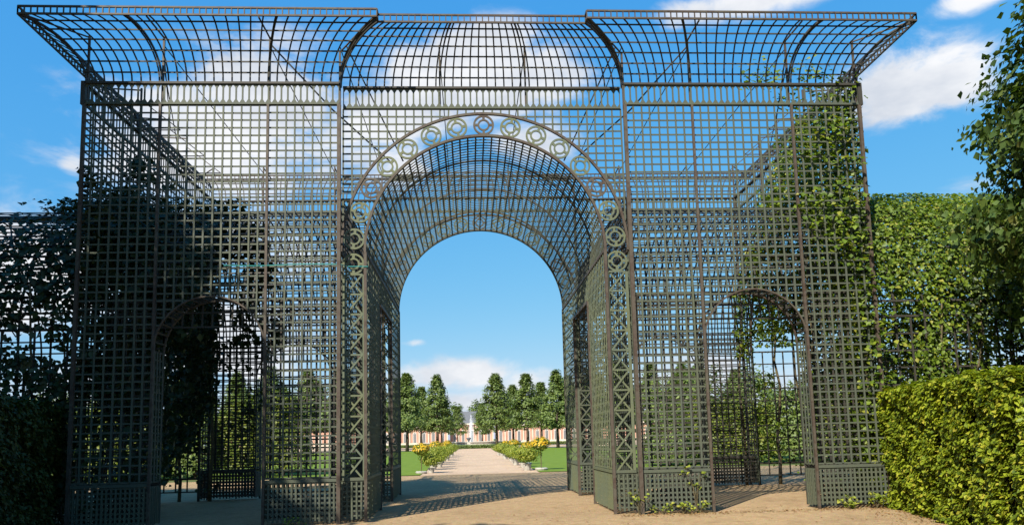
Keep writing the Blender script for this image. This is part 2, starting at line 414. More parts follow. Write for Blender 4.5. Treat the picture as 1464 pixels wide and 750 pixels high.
# end walls
for s in (-1, 1):
    O = V3(s*W, 0, 0); Nn = X*s
    th = [(3.85, 3.2, 4.05)]
    panel('lattice_panel', O, Y, Nn, .05, .65, ZP+.06, ZB); panel('lattice_panel', O, Y, Nn, 7.05, B-.05, ZP+.06, ZB)
    panel('lattice_panel', O, Y, Nn, .65, 7.05, 4.07, ZB, th)
    plinth(O, Y, Nn, .05, .65); plinth(O, Y, Nn, 7.05, B-.05)
    mb = MB(); mb.sweep(arc_pts(O, Y, 3.85, 4.05, 3.2, n=40), Nn, .05, .05); mb.build('arch_rim', M['rust'], pav)
    frieze(O, Y, Nn, .05, B-.05)
    cornice(O, Y, Nn, 0, B, EF, EF, heavy=[2.4, 5.3])
    for y in (2.4, 4.05, 5.3):
        post(s*(W-.06), y, 7.25, 10.2, .04)
        mb = MB(); mb.bar((s*(W-.06), y, 10.15), (s*(W+EF*.9), y, ZR+.08), Y, .022, .03); mb.build('strut', M['rust'], pav)
        mb = MB(); mb.bar((s*(W-.06), y, 9.9), (s*(W-1.0), y, 9.15), Y, .02, .02); mb.bar((s*(W-1.0), y, 9.15), (s*(W-.06), y, 9.15), Y, .02, .02); mb.build('stay', M['rust'], pav)

for sx_ in (-1, 1):
    for yy_ in (-.02, B+.02):
        mb = MB(); mb.box((sx_*(W+.03), yy_, (ZB+ZT)/2), .09, .09, ZT-ZB+.02); mb.build('corner_block', M['dark'], pav)
# passage walls: pier boxes with a square-headed side opening
def passage_wall(s):
    for xw, sgn in ((XS, -1), (WI, 1)):
        O = V3(s*xw, 0, 0); Nn = X*s*sgn
        mat = 'pier' if xw == XS else 'paint'
        for y0, y1 in ((REC+.03, 2.67), (5.2, B-REC-.03)):
            panel('pier_wall', O, Y, Nn, y0, y1, ZP+.05, SPR, mat=mat, w=.046, t=.013, du=.2, dv=.2)
            mb = MB(); lattice(mb, O, Y, Nn, y0, y1, .13, ZP-.04, .1, .1, w=.04, t=.01, tip=.06)
            mb.bar((s*xw, y0, ZP), (s*xw, y1, ZP), ZUP, .06, .05); mb.build('plinth_grid', M[mat], pav)
        panel('lintel_lattice', O, Y, Nn, 2.67, 5.2, 4.9, SPR, mat=mat)
        mb = MB(); mb.bar((s*xw, REC, SPR), (s*xw, B-REC, SPR), ZUP, .06, .05); mb.bar((s*xw, 2.67, 4.87), (s*xw, 5.2, 4.87), ZUP, .07, .06); mb.build('beam', M['rust'], pav)
        for y in (2.67, 5.2): post(s*xw, y, 0, 4.87, .06)
    for y, ny in ((2.68, 1), (5.19, -1)):
        mb = MB(); u0, u1 = sorted((s*(XS+.03), s*(WI-.03))); brace_strip(mb, (0, y, 0), X, Y*ny, u0, u1, ZP, 4.84, 10); mb.build('brace_strip', M['paint'], pav)
        plinth((0, y, 0), X, Y*ny, u0, u1)
    mb = MB()   # soffit of the side opening
    for y in np.arange(2.75, 5.2, .15): mb.bar((s*XS, y, 4.83), (s*WI, y, 4.83), Y, .045, .015)
    mb.build('opening_soffit', M['dark'], pav)
    panel('haunch_wall', (s*WI, 0, 0), Y, X*s, REC+.06, B-REC-.06, SPR+.06, 6.7, mat='dark', du=.15)
passage_wall(-1); passage_wall(1)

# great barrel vault
mb = MB(); y0, y1 = REC+.05, B-REC-.05
for y in np.linspace(y0, y1, 48): mb.sweep(arc_pts((0, y, 0), X, 0, SPR, XS, n=49), Y, .03, .014)
mb.build('vault_hoop', M['paint'], pav)['label'] = 'thin hoops of the great barrel vault'
mb = MB()
for a in np.linspace(0, PI, 47):
    r = XS+.022; mb.bar((r*math.cos(a), y0, SPR+r*math.sin(a)), (r*math.cos(a), y1, SPR+r*math.sin(a)), (-math.sin(a), 0, math.cos(a)), .034, .02)
mb.build('vault_lath', M['dark'], pav)['label'] = 'lengthwise laths of the great barrel vault'
for y in (1.75, 3.75, 5.7):
    mb = MB(); mb.sweep(arc_pts((0, y, 0), X, 0, SPR, XS+.05, n=49), Y, .04, .035); mb.build('vault_rib', M['rust'], pav)

# cross tunnel through both wings
def tunnel(mb_h, mb_l, x0, x1, dx, da, w, R_=3.35, yc=3.85, z0=4.05, t=.014):
    O = lambda x: (x, 0, 0)
    for x in np.arange(x0, x1+.001, (x1-x0)/max(1, round((x1-x0)/dx))):
        mb_h.sweep(arc_pts(O(x), Y, yc, z0, R_, n=33), X, w, t)
    n = round(PI*R_/da)
    for i in range(n+1):
        a = PI*i/n; r = R_+t*1.3; mb_l.bar((x0, yc+r*math.cos(a), z0+r*math.sin(a)), (x1, yc+r*math.cos(a), z0+r*math.sin(a)), (0, -math.sin(a), math.cos(a)), w, t)
for s in (-1, 1):
    a, b = sorted((s*(WI+.05), s*(W-.05))); h, l = MB(), MB(); tunnel(h, l, a, b, .20, .30, .034)
    h.build('tunnel_hoop', M['dark'], pav); l.build('tunnel_lath', M['dark'], pav)

# tie rods under the open top
for u in (-P2, -P1, -WI, -.93, .93, WI, P1, P2):
    mb = MB(); mb.tube([(u, .05, 10.0), (u, B-.05, 10.0)], .012, 5); mb.build('tie_rod', M['dark'], pav)
for s in (-1, 1):
    mb = MB(); mb.tube([(s*P2, .05, 9.9), (s*(W-.1), 4.05, 9.9)], .012, 5); mb.build('tie_rod', M['rust'], pav)
    mb = MB(); mb.tube([(s*P1, .05, 10.05), (s*(WI+.2), .3, 8.7), (s*2.2, 2.0, 8.2)], .018, 5); mb.build('stay', M['dark'], pav)
    mb = MB(); mb.tube([(s*P2, .05, 9.6), (s*W, 5.3, 8.9)], .012, 5); mb.build('stay', M['rust'], pav)
for s in (-1, 1):
    mb = MB(); mb.tube([(s*2.9, .05, 10.0), (s*1.75, .45, 7.6)], .016, 5); mb.build('stay', M['dark'], pav)

# turquoise cord across the left wing
mb = MB(); pts = [(x, -.05, 5.225 + .012*math.sin(x*3)) for x in np.linspace(-5.35, -2.99, 10)] + [(-2.9, .13, 5.22), (-2.47, .14, 5.215)]
mb.tube(pts, .009, 5); tag(mb.build('cord', M['cord']), 'taut turquoise cord tied across the left wing of the trellis', 'cord')

# ------------------------------------------------------------------ flanking arbours (large-celled tunnels)
def arbour(s):
    root = thing('arched_arbour', ('dark open' if s < 0 else 'leaf covered') + ' arched trellis tunnel joining the %s end of the pavilion' % ('left' if s < 0 else 'right'), 'arbour', (s*16, 3.85, 0))
    a, b = sorted((s*(W+.08), s*26)); h, l = MB(), MB()
    tunnel(h, l, a, b, .66, .34, .045, t=.02); h.build('hoop', M['dark'], root); l.build('lath', M['dark'], root)
    for x in np.arange(a, b-1.4, 1.0):   # diagonal laths of the roof
        for a0, a1 in ((.25, 1.1), (1.1, .25), (PI-.25, PI-1.1), (PI-1.1, PI-.25)):
            d = MB(); d.sweep([(x + 1.4*q, 3.85+3.36*math.cos(a0+(a1-a0)*q), 4.05+3.36*math.sin(a0+(a1-a0)*q)) for q in np.linspace(0, 1, 7)], X, .03, .02); d.build('diagonal_lath', M['dark'], root)
    for y, ny in ((.5, -1), (7.2, 1)):
        mb = MB(); lattice(mb, (0, y, 0), X, Y*ny, a, b, .28, 4.05, .33, .36, w=.038, t=.022); mb.build('side_grid', M['dark'], root)
        for x in np.linspace(a, b, 8):
            mb = MB(); mb.bar((x, y, 0), (x, y, 4.05), X, .06, .06); mb.build('arbour_post', M['dark'], root)
    mb = MB(); mb.bar((a, 3.85, 7.44), (b, 3.85, 7.44), ZUP, .10, .12); mb.build('ridge_beam', M['dark'], root)
    return root
arbour(-1); arbour(1)

# ------------------------------------------------------------------ ground and setting
def sheet(name, x0, x1, y0, y1, z, mat, sub=1):
    mb = MB(); mb.v = [(x0, y0, z), (x1, y0, z), (x1, y1, z), (x0, y1, z)]; mb.f = [(0, 1, 2, 3)]
    return tag(mb.build(name, mat), kind='structure')
sheet('ground', -2500, 2500, -600, 3500, 0, M['terrain'])
sheet('gravel_court', -34, 34, -40, 19.4, .004, M['gravel'])
sheet('gravel_path', -2.75, 2.75, 19.4, 106, .008, M['path'])
sheet('cross_walk', -120, 120, 100, 300, .004, M['path'])
sheet('lawn', -9.6, -2.75, 19.4, 100, .03, M['lawn'])
sheet('lawn', 2.75, 9.6, 19.4, 100, .03, M['lawn'])
sheet('lawn', -60, -9.6, 21.5, 100, .026, M['lawn'])
sheet('lawn', 9.6, 60, 21.5, 100, .026, M['lawn'])

# ------------------------------------------------------------------ hedges
def hedge(label, p0, p1, thick, h, dens, mat, leaf=.07):
    """clipped hedge: p0->p1 is the face line, body lies to the right of it"""
    p0 = V3(*p0, 0); p1 = V3(*p1, 0); d = nrm(p1-p0); ln = np.linalg.norm(p1-p0); n = V3(d[1], -d[0], 0)  # n points into the body
    root = thing('clipped_hedge', label, 'hedge', tuple((p0+p1)/2 + n*thick/2))
    mb = MB(); c = [p0+d*.25+n*.27, p1-d*.25+n*.27, p1-d*.25+n*(thick-.27), p0+d*.25+n*(thick-.27)]
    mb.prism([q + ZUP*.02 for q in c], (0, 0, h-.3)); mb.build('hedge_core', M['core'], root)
    P_, N_ = [], []
    def face(o, a, b, la, lb, nn, k):
        m = int(la*lb*k); q = RNG.uniform(size=(m, 2)); pt = o + np.outer(q[:, 0]*la, a) + np.outer(q[:, 1]*lb, b)
        P_.append(pt); N_.append(np.tile(nn, (m, 1)))
    face(p0, d, ZUP, ln, h, -n, dens); face(p0 + ZUP*h, d, n, ln, thick, ZUP, dens*.8)
    face(p0, n, ZUP, thick, h, -d, dens*.8); face(p1, n, ZUP, thick, h, d, dens*.6)
    P = np.concatenate(P_); Nn = np.concatenate(N_)
    tuft = lump(P*V3(1, 1, 2.2), 5.2, 5); fine = lump(P*V3(1, 1, 1.7), 17, 7)
    bump = lump(P, 1.6, 3)*.035 + tuft*.10 + fine*.05
    P = P + Nn*(bump[:, None] + RNG.uniform(-.09, .03, size=(len(P), 1)))
    k = tuft + fine*.6 + RNG.normal(size=len(P))*.28 > -.38
    P, Nn = P[k], Nn[k]
    me = leaf_mesh('foliage', P, Nn*.8 + rand_dirs(len(P))*.6 + V3(0, 0, .7), RNG.uniform(.6, 1.4, len(P))*leaf, mat, .6)
    link('foliage', me, root)
    return root
# right: face from the pavilion corner towards the camera, body to the outside
hedge('sunlit clipped hornbeam hedge at the right pavilion corner', (6.9, -5.6), (8.47, 1.15), 3.2, 2.36, 2500, M['hornbeam'], .088)
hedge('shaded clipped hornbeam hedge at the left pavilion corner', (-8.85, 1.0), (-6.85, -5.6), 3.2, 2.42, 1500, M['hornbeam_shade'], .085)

# ------------------------------------------------------------------ lindens
def linden(label, loc, h, r, z0, ncl, per, leaf, mat, spread=.34, seed=1, group=None, trunk=.2, taper=.45, tt=.5):
    rg = np.random.default_rng(seed); x, y = loc
    root = thing('linden_tree', label, 'tree', (x, y, 0), group)
    mb = MB(); tp = [(x, y, 0), (x+.05, y, 1.2), (x+.1, y+.06, h*.35), (x, y, h*.65), (x, y, h*.9)]
    mb.tube(tp, [trunk*1.25, trunk, trunk*.8, trunk*.45, .03], 9)
    cs = []
    while len(cs) < ncl:
        q = rg.uniform(-1, 1, 3); t = (q[2]+1)/2
        rad = r*(math.sin(PI*min(1, (t*.86+.14)))**.62)*(1.0 if t < tt else (1 - taper*(t-tt)))
        rr = math.hypot(q[0], q[1])
        if rr > 1 or rr < .62 and rg.random() < .72: continue
        w = 1 + .08*math.sin(3*math.atan2(q[1], q[0]) + seed + t*7)
        cs.append((x + q[0]*rad*w, y + q[1]*rad*w, z0 + (h-z0)*t))
    cs = np.array(cs)
    for i in range(0, ncl, max(1, ncl//40)):
        c = cs[i]; zb = max(1.6, z0*.7 + (c[2]-z0)*.55)
        m = V3(x, y, zb)*.45 + c*.55 + V3(0, 0, .25); mb.tube([(x, y, zb), tuple(m), tuple(c)], [trunk*.3, trunk*.18, .012], 5)
    mb.build('trunk', M['bark'], root, True)
    out = cs - V3(x, y, z0 + (h-z0)*.4); out /= np.linalg.norm(out, axis=1, keepdims=True)
    P, Nn = clumps(cs, out, per, spread, .6)
    link('crown', leaf_mesh('crown', P, Nn, RNG.uniform(.65, 1.3, len(P))*leaf, mat, .85), root)
    return root
linden('tall full linden beside the right hedge at the frame edge', (12.35, -4.3), 14.2, 3.95, 1.8, 1150, 130, .145, M['linden'], .28, 4, trunk=.2, taper=.72, tt=.25)
linden('tallest pointed linden left of the camera whose shade falls on the left wing', (-17.5, -9.2), 22.8, 8.9, .8, 950, 75, .32, M['linden'], .6, 8, trunk=.32, taper=.85, tt=.3)
linden('broad linden far left behind the shaded hedge', (-24.5, -7.5), 20, 6.2, 3, 420, 60, .3, M['linden'], .7, 9, trunk=.32)
linden('unseen low linden added to shade the left hedge', (-12.4, -9.6), 12, 3.6, .8, 380, 70, .22, M['linden'], .42, 12, trunk=.2, taper=.7, tt=.4)  # out of view, put in to keep sun off the left hedge
linden('smaller linden behind the camera on the left of the court', (-11.8, -18.8), 17, 3.6, 3, 260, 60, .26, M['linden'], .5, 10, trunk=.25, taper=.9, tt=.4)

# ------------------------------------------------------------------ climbing vines
def vine(label, P, Nn, leaf, mat, stems, loc, name='climbing_vine'):
    root = thing(name, label, 'vine', loc)
    link('foliage', leaf_mesh('foliage', P, Nn, RNG.uniform(.6, 1.35, len(P))*leaf, mat, .8, .16), root)
    for pts, r in stems:
        mb = MB(); mb.tube(pts, list(np.linspace(r, r*.35, len(pts))), 6); mb.build('stem', M['stem'], root, True)
    return root
def wander(p0, p1, n=9, amp=.05):
    p0, p1 = V3(*p0), V3(*p1); return [tuple(p0 + (p1-p0)*t + RNG.normal(size=3)*amp*math.sin(PI*t)) for t in np.linspace(0, 1, n)]
# arbour coverings
def tunnel_cloud(s, n, x0, x1, thr, seed, a_rng=(.0, PI), low=0.5):
    x = RNG.uniform(x0, x1, n); L_ = PI*3.35; wl = 3.5
    t = RNG.uniform(0, L_ + 2*wl, n); y = np.empty(n); z = np.empty(n); ny = np.empty(n); nz = np.empty(n)
    a = np.clip((t - wl)/3.35, 0, PI); rr = 3.35 + RNG.uniform(-.25, .35, n)
    y = 3.85 - rr*np.cos(a); z = 4.05 + rr*np.sin(a); ny = -np.cos(a); nz = np.sin(a)
    lo = t < wl; z[lo] = .55 + t[lo]; hi = t > wl + L_; z[hi] = 4.05 - (t[hi]-wl-L_)
    P = np.stack([s*x, y, z], 1); keep = lump(P, 1.7, seed) + RNG.normal(size=n)*.28 > thr(x, y, z)
    P = P[keep]; Nn = np.stack([np.zeros(n), ny, nz + .4], 1)[keep] + rand_dirs(len(P))*.8
    return P, Nn
# right end wall
def wall_cloud(s, n, ztop, zlow, thr, seed, yr=(0, 7.4), off=(-.45, .12)):
    y = RNG.uniform(*yr, n); z = RNG.uniform(zlow, 9.6, n); x = s*(W + RNG.uniform(*off, n))
    P = np.stack([x, y, z], 1)
    keep = (z < ztop(y) + .35*np.sin(y*5+seed)) & (lump(P, 2.4, seed) + RNG.normal(size=n)*.25 > thr(y, z))
    P = P[keep]; Nn = np.tile(V3(s*.3, -.55, .6), (len(P), 1)) + rand_dirs(len(P))*.8
    return P, Nn
ztR = lambda y: np.where(y < 3.6, 9.15, 9.15 - (y-3.6)*.9)
archz = lambda y: 4.05 + np.sqrt(np.maximum(0, 3.2**2 - (y-3.85)**2)) - .25
P, Nn = wall_cloud(1, 34000, ztR, .3, lambda y, z: np.where((y > 1.7) & (z < archz(y)), 1.1, np.where(z > 5, -.75, -.4)), 21)
# sprays reaching to the front corner and above the frieze
q = np.array([(7.0, -.05, 6.5), (7.5, -.1, 6.3), (7.75, -.12, 5.9), (8.0, -.12, 5.5), (7.9, -.1, 6.6), (7.2, -.05, 7.6), (7.5, -.08, 8.2), (8.15, -.12, 3.3), (8.25, -.15, 2.6), (7.3, -.08, 5.9), (7.6, -.1, 5.5), (7.9, -.1, 5.1), (8.1, -.12, 4.6), (7.2, .1, 6.1), (6.9, .2, 6.3), (8.2, -.1, 3.9), (7.8, -.05, 7.3), (7.6, .2, 7.9), (7.2, .4, 8.6), (7.0, .5, 9.1), (7.5, .3, 9.35), (8.0, .1, 9.0), (7.9, .1, 8.2), (6.6, .6, 9.6), (6.3, .7, 9.7), (7.3, .6, 9.75), (7.6, .1, 6.7)])
Pc, Nc = clumps(q, np.tile(V3(0, -.6, .6), (len(q), 1)), 48, .2, .8)
P = np.concatenate([P, Pc]); Nn = np.concatenate([Nn, Nc])
vine('bright green creeper climbing the right end of the pavilion', P, Nn, .122, M['creeper'],
     [(wander((8.3, 1.2, 0), (8.3, 2.0, 8.5)), .04), (wander((8.3, .5, 0), (7.9, .1, 6)), .03), (wander((8.3, 3.4, 0), (8.3, 3.0, 8)), .035), (wander((8.0, 7.4, 0), (7.9, 7.3, 6.5), 9, .08), .05)], (8.3, 2, 0))
ztL = lambda y: np.where(y < 1.2, 7.0, 8.6 - .15*y)
P, Nn = wall_cloud(-1, 30000, ztL, .3, lambda y, z: np.where(z > 7.4, .45, np.where(z > 2.6, -.4, .45)), 33)
P2_, N2_ = wall_cloud(-1, 7000, lambda y: np.full_like(y, 6.8), 1.6, lambda y, z: -.05, 37, (.2, 3.0), (-1.0, -.2))
P3_, N3_ = tunnel_cloud(-1, 15000, 5.9, 8.2, lambda x, y, z: np.where(z > 4.5, -.15 + (8.2-x)*.2, 1.0), 39)
P = np.concatenate([P, P2_, P3_]); Nn = np.concatenate([Nn, N2_, N3_])
vine('dark shaded creeper massed on the left end of the pavilion', P, Nn, .16, M['creeper_shade'],
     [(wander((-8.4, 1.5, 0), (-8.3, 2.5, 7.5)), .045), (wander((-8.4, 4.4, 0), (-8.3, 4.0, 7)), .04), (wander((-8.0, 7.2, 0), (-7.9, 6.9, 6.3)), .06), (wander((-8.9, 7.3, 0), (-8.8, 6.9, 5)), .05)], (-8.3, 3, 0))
P, Nn = tunnel_cloud(1, 120000, 8.4, 17, lambda x, y, z: np.where(z > 4.6, -.7, np.where(y < 3, np.where(x < 10.2, np.where(z < 3.0, .2, -.15), .55), np.where(x < 11.5, np.where(z < 4.2, 1.15, .35), .3))), 51)
vine('thick sunlit creeper roofing the right arbour', P, Nn, .097, M['creeper'],
     [(wander((x, .45, 0), (x+.4, .4, 4.5)), .045) for x in (9.6, 11.2, 12.4, 14)] + [(wander((9.0, 7.3, 0), (9.1, 7.2, 6)), .06), (wander((9.9, 7.3, 0), (9.6, 7.2, 5.5)), .05)], (12, 3.85, 0))
P, Nn = tunnel_cloud(1, 40000, 10.0, 17, lambda x, y, z: np.where(z < 4.9, np.where(y < 3, -.15, .1), 2.), 63)
vine('dark shaded creeper on the lower side of the right arbour behind the clipped hedge', P, Nn, .13, M['creeper_shade'], [(wander((x, .42, 0), (x+.3, .4, 4.5)), .04) for x in (10.6, 13.1, 15)], (13, .5, 0))  # dark leaf colour stands in for the shade under the arbour
P, Nn = tunnel_cloud(-1, 46000, 8.35, 15, lambda x, y, z: np.where(x < 10.6, -.45, np.where(z > 4.3, .35 + (x-10.6)*.9, np.where(y < 3.5, -.3 + (x-10.6)*.08 + (z > 4)*.35, .2))) + np.where((z < 2.0) & (y > 4), .4, 0), 57)
vine('dark creeper hanging over the left arbour beside the pavilion', P, Nn, .14, M['creeper_shade'],
     [(wander((-10.2, 7.25, 0), (-9.9, 7.2, 6)), .07), (wander((-10.35, 7.3, 0), (-10.6, 7.2, 5)), .05), (wander((-9.2, .5, 0), (-9.4, .4, 5)), .05)], (-10, 3.85, 0))

# weeds at the foot of the piers
def weed(label, x, y, h, n, leaf):
    root = thing('weed_plant', label, 'weed', (x, y, 0), 'weeds at the foot of the trellis')
    mb = MB(); cs = []
    for i in range(n):
        a = RNG.uniform(0, 2*PI); rr = RNG.uniform(.03, .16); hh = h*RNG.uniform(.4, 1); tip = (x+rr*math.cos(a)*1.4, y+rr*math.sin(a)*1.4, hh)
        mb.tube([(x, y, 0), (x+rr*.4*math.cos(a), y+rr*.4*math.sin(a), hh*.6), tip], [.006, .005, .003], 4); cs.append(tip)
    mb.build('stem', M['stem'], root); cs = np.array(cs)
    Pq, Nq = clumps(cs, np.tile(V3(0, -.3, .8), (n, 1)), 5, .05, .8)
    link('foliage', leaf_mesh('foliage', Pq, Nq, RNG.uniform(.7, 1.3, len(Pq))*leaf, M['potplant'], .8, .16), root)
for lab, x, y, h, n, lf in (
    ('small weed in the corner beside the braced strip right of the great arch', 2.95, -.12, .62, 7, .10),
    ('low weed in front of the right pier plinth near the arch', 3.45, -.14, .22, 7, .09),
    ('bushiest low weed in the middle of the right pier plinth', 3.85, -.16, .26, 12, .10),
    ('low weed towards the opening end of the right pier plinth', 4.2, -.14, .24, 7, .09),
    ('tall leafy shoot poking through the right pier grid at knee height', 4.15, -.06, 1.15, 9, .12),
    ('low weed below the outer right plinth', 7.3, -.16, .3, 12, .11),
    ('weed between the outer right plinth and the clipped hedge', 7.8, -.25, .34, 14, .12),
    ('weed at the foot of the left pier', -3.9, -.14, .16, 8, .07)):
    weed(lab, x, y, h*.8, n, lf*.72)
# dry leaves on the gravel
m3 = 500; yy = RNG.uniform(-3.2, .6, m3); Pl3 = np.stack([8.45 + yy*.26 - np.abs(RNG.normal(0, .45, m3)), yy, np.full(m3, .018)], 1)
n = 420; Pl = np.stack([RNG.uniform(-6, 8.5, n), RNG.uniform(-4.5, 1.2, n), np.full(n, .016)], 1)
m2 = 620; Pl2 = np.stack([RNG.uniform(2.6, 8, m2), RNG.normal(-.25, .15, m2), np.full(m2, .02)], 1); Pl = np.concatenate([Pl, Pl2, Pl3])
me = leaf_mesh('fallen_leaves', Pl, np.tile(V3(0, 0, 1), (len(Pl), 1)) + rand_dirs(len(Pl))*.3, RNG.uniform(.02, .065, len(Pl)), M['litter'], .7)
tag(link('fallen_leaves', me), 'dry brown leaves scattered over the foreground gravel', 'leaves', kind='stuff')

# ------------------------------------------------------------------ shrub banks beyond
def shrub(label, x, y, rx, ry, h, n, leaf, mat, seed, group='shrubs beyond the trellis'):
    root = thing('shrub', label, 'shrub', (x, y, 0), group)
    d = rand_dirs(n); d[:, 2] = np.abs(d[:, 2])
    k = 1 + .22*lump(d*2.0, 1.7, seed) + RNG.normal(size=n)*.05
    P = np.stack([x + d[:, 0]*rx*k, y + d[:, 1]*ry*k, .1 + np.power(d[:, 2], .75)*h*k*.96], 1)
    sh = RNG.uniform(.72, 1.0, n)[:, None]; c = V3(x, y, h*.35); P = c + (P-c)*sh
    link('foliage', leaf_mesh('foliage', P, d + rand_dirs(n)*.7 + V3(0, 0, .4), RNG.uniform(.7, 1.3, n)*leaf, mat, .7), root)
    mb = MB()
    for i in range(5):
        a = i*1.3+seed; mb.tube([(x, y, 0), (x+.5*rx*math.cos(a), y+.5*ry*math.sin(a), h*.6)], [.05, .015], 5)
    mb.build('stem', M['bark'], root)
k = 0
ordn = ['first', 'second', 'third', 'fourth', 'fifth', 'sixth', 'seventh', 'eighth', 'ninth', 'tenth', 'eleventh', 'twelfth']
for s, side in ((1, 'right'), (-1, 'left')):
    xs = [9.7, 12.0, 13.9, 15.9, 18.0, 20.4, 23]
    for i, x in enumerate(xs):
        hh = (2.5 if i == 0 else 3.7 + .5*math.sin(i*2.1+s)); k += 1
        if s < 0 and i == 0: hh = 4.3
        shrub('%s rounded shrub from the lawn in the bank seen through the %s wing' % (ordn[i], side), s*x, 22.6 + .7*math.sin(i*1.7), 1.45, 1.4, hh, 5200, .16, M['shrub' if (i + (s < 0)) % 3 else 'avenue'], k)
        k += 1
    for i, x in enumerate((12.5, 16, 19.6, 23.4)):
        shrub('%s tall bush from the lawn rising behind the bank seen through the %s wing' % (ordn[i], side), s*x, 27.2 + .6*math.sin(i*2.3), 2.1, 1.8, 5.4 + .5*math.sin(i*1.9+s), 5200, .2, M['avenue'], 40+i+s); k += 1

# ------------------------------------------------------------------ avenue of conical lindens
def cone_tree_proto(seed, h, r):
    rg = np.random.default_rng(seed); zb = .27*h; ncl = 260; cs = []
    while len(cs) < ncl:
        t = rg.random(); q = rg.uniform(-1, 1, 2); rr = math.hypot(*q)
        if rr > 1 or rr < .45: continue
        prof = (1 - t)**.92 * (.78 + .22*min(1, t*7)) + .06; a = math.atan2(q[1], q[0])
        prof *= 1 + .14*math.sin(2*a + seed) + .1*math.sin(5*a + t*9)
        cs.append((q[0]*r*prof, q[1]*r*prof, zb + (h-zb)*t))
    cs = np.array(cs); out = cs*V3(1, 1, 0) + V3(0, 0, .5); out /= np.linalg.norm(out, axis=1, keepdims=True)
    P, Nn = clumps(cs, out, 30, .26, .8)
    crown = leaf_mesh('crown', P, Nn, rg.uniform(.7, 1.3, len(P))*.27, M['avenue'], .8)
    mb = MB(); mb.tube([(0, 0, 0), (.04, 0, zb*.6), (0, .03, zb*1.2), (0, 0, h*.7)], [.24, .19, .16, .04], 8)
    for i in range(0, ncl, 14):
        c = cs[i]; mb.tube([(0, 0, max(zb*.9, c[2]-1.0)), tuple(c*V3(.6, .6, 1)), tuple(c)], [.06, .035, .01], 4)
    tmp = mb.build('trunk', M['bark'], None, True); tm = tmp.data; bpy.data.objects.remove(tmp)
    return crown, tm
protos = [cone_tree_proto(3, 11, 3.0), cone_tree_proto(14, 11, 2.8), cone_tree_proto(25, 11, 3.1)]
trees = [(-9.7, 95, 11.0), (-6.4, 120, 12.7), (-4.3, 214, 11), (-10.2, 135, 11.8), (-13.4, 120, 12.2),
         (4.3, 120, 12.7), (8.4, 100, 11.0), (12.5, 95, 11.0), (8.3, 136, 11.8), (13.9, 135, 12.2), (3.0, 205, 11.5), (-7.5, 168, 12), (6.0, 170, 12),
         (-14.5, 96, 11.3), (-19.5, 97, 12.6), (-25, 99, 12.2), (-31, 101, 12.8), (-37, 104, 12.4), (-18, 122, 12.6), (-23, 124, 12.3), (-29, 126, 12.7), (-36, 128, 12.1),
         (17.5, 96, 11.2), (22.5, 98, 12.6), (28, 100, 12.3), (34, 103, 12.5), (18, 123, 12.4), (24, 125, 12.8), (30, 127, 12.2), (38, 108, 12.4), (40, 130, 12.5), (46, 112, 12)]
def order_labels(ts):
    lab = {}
    for s, side in ((-1, 'left'), (1, 'right')):
        for row, test in (('front', lambda y: y < 112), ('second', lambda y: 112 <= y < 150), ('far', lambda y: y >= 150)):
            g = sorted([t for t in ts if t[0]*s > 0 and test(t[1])], key=lambda t: abs(t[0]))
            for i, t in enumerate(g): lab[t] = 'conical clipped linden, %s from the path in the %s row on the %s side' % (ordn[i], row, side)
    return lab
labs = order_labels(trees)
for i, t in enumerate(trees):
    x, y, h = t; cm, tm = protos[i % 3]
    r = thing('conical_linden', labs[t], 'tree', (x, y, 0), 'conical lindens across the parterre'); r.rotation_euler = (0, 0, i*1.13); k = h/11; r.scale = (k*1.12, k*1.12, k*1.03)
    for nm, me in (('crown', cm), ('trunk', tm)):
        o = bpy.data.objects.new(nm, me); C.objects.link(o); o.parent = r

# ------------------------------------------------------------------ potted plants along the path
def standard_proto():
    mb = MB(); mb.lathe([(.0, 0), (.30, 0), (.34, .10), (.30, .14), (.0, .13)], k=14); pot = mb.build('planter', M['pot'])
    mb = MB(); mb.tube([(0, 0, .1), (.015, .01, .6), (0, 0, 1.15)], [.028, .024, .02], 6); st = mb.build('stem', M['stem'])
    d = rand_dirs(620); k = 1 + .18*lump(d, 3, 4); P = V3(0, 0, 1.32) + d*V3(.46, .46, .33)*k[:, None]*RNG.uniform(.75, 1, (620, 1))
    lf = leaf_mesh('crown', P, d + rand_dirs(620)*.6, RNG.uniform(.07, .13, 620), M['potplant'], .7)
    d = rand_dirs(270); d = d[d[:, 2] > -.25]; k = 1 + .18*lump(d, 3, 4); P = V3(0, 0, 1.35) + d*V3(.49, .49, .36)*k[:, None]
    fl = leaf_mesh('blossom', P, d + V3(0, 0, .4), RNG.uniform(.08, .14, len(d)), M['flower'], .9)
    out = [pot.data, st.data, lf, fl]
    for o in (pot, st): bpy.data.objects.remove(o)
    return list(zip(('planter', 'stem', 'crown', 'blossom'), out))
def bush_proto():
    mb = MB(); mb.lathe([(.0, 0), (.14, 0), (.19, .26), (.21, .28), (.17, .28), (.0, .26)], k=14); pot = mb.build('planter', M['pot'])
    n = 900; d = rand_dirs(n); d[:, 2] = d[:, 2]*.75 + .25; k = 1 + .3*lump(d, 2.6, 8)
    P = V3(0, 0, .62) + d*V3(.68, .68, .50)*k[:, None]*RNG.uniform(.45, 1.08, (n, 1)); 
    lf = leaf_mesh('foliage', P, d + rand_dirs(n)*.7, RNG.uniform(.08, .15, n), M['potplant'], .5)
    me = pot.data; bpy.data.objects.remove(pot); return [('planter', me), ('foliage', lf)]
sp, bp_ = standard_proto(), bush_proto()
def place(parts, name, label, cat, x, y, group, rz, sc=1):
    r = thing(name, label, cat, (x, y, .01), group); r.rotation_euler = (0, 0, rz); r.scale = (sc, sc, sc)
    for nm, me in parts:
        o = bpy.data.objects.new(nm, me); C.objects.link(o); o.parent = r
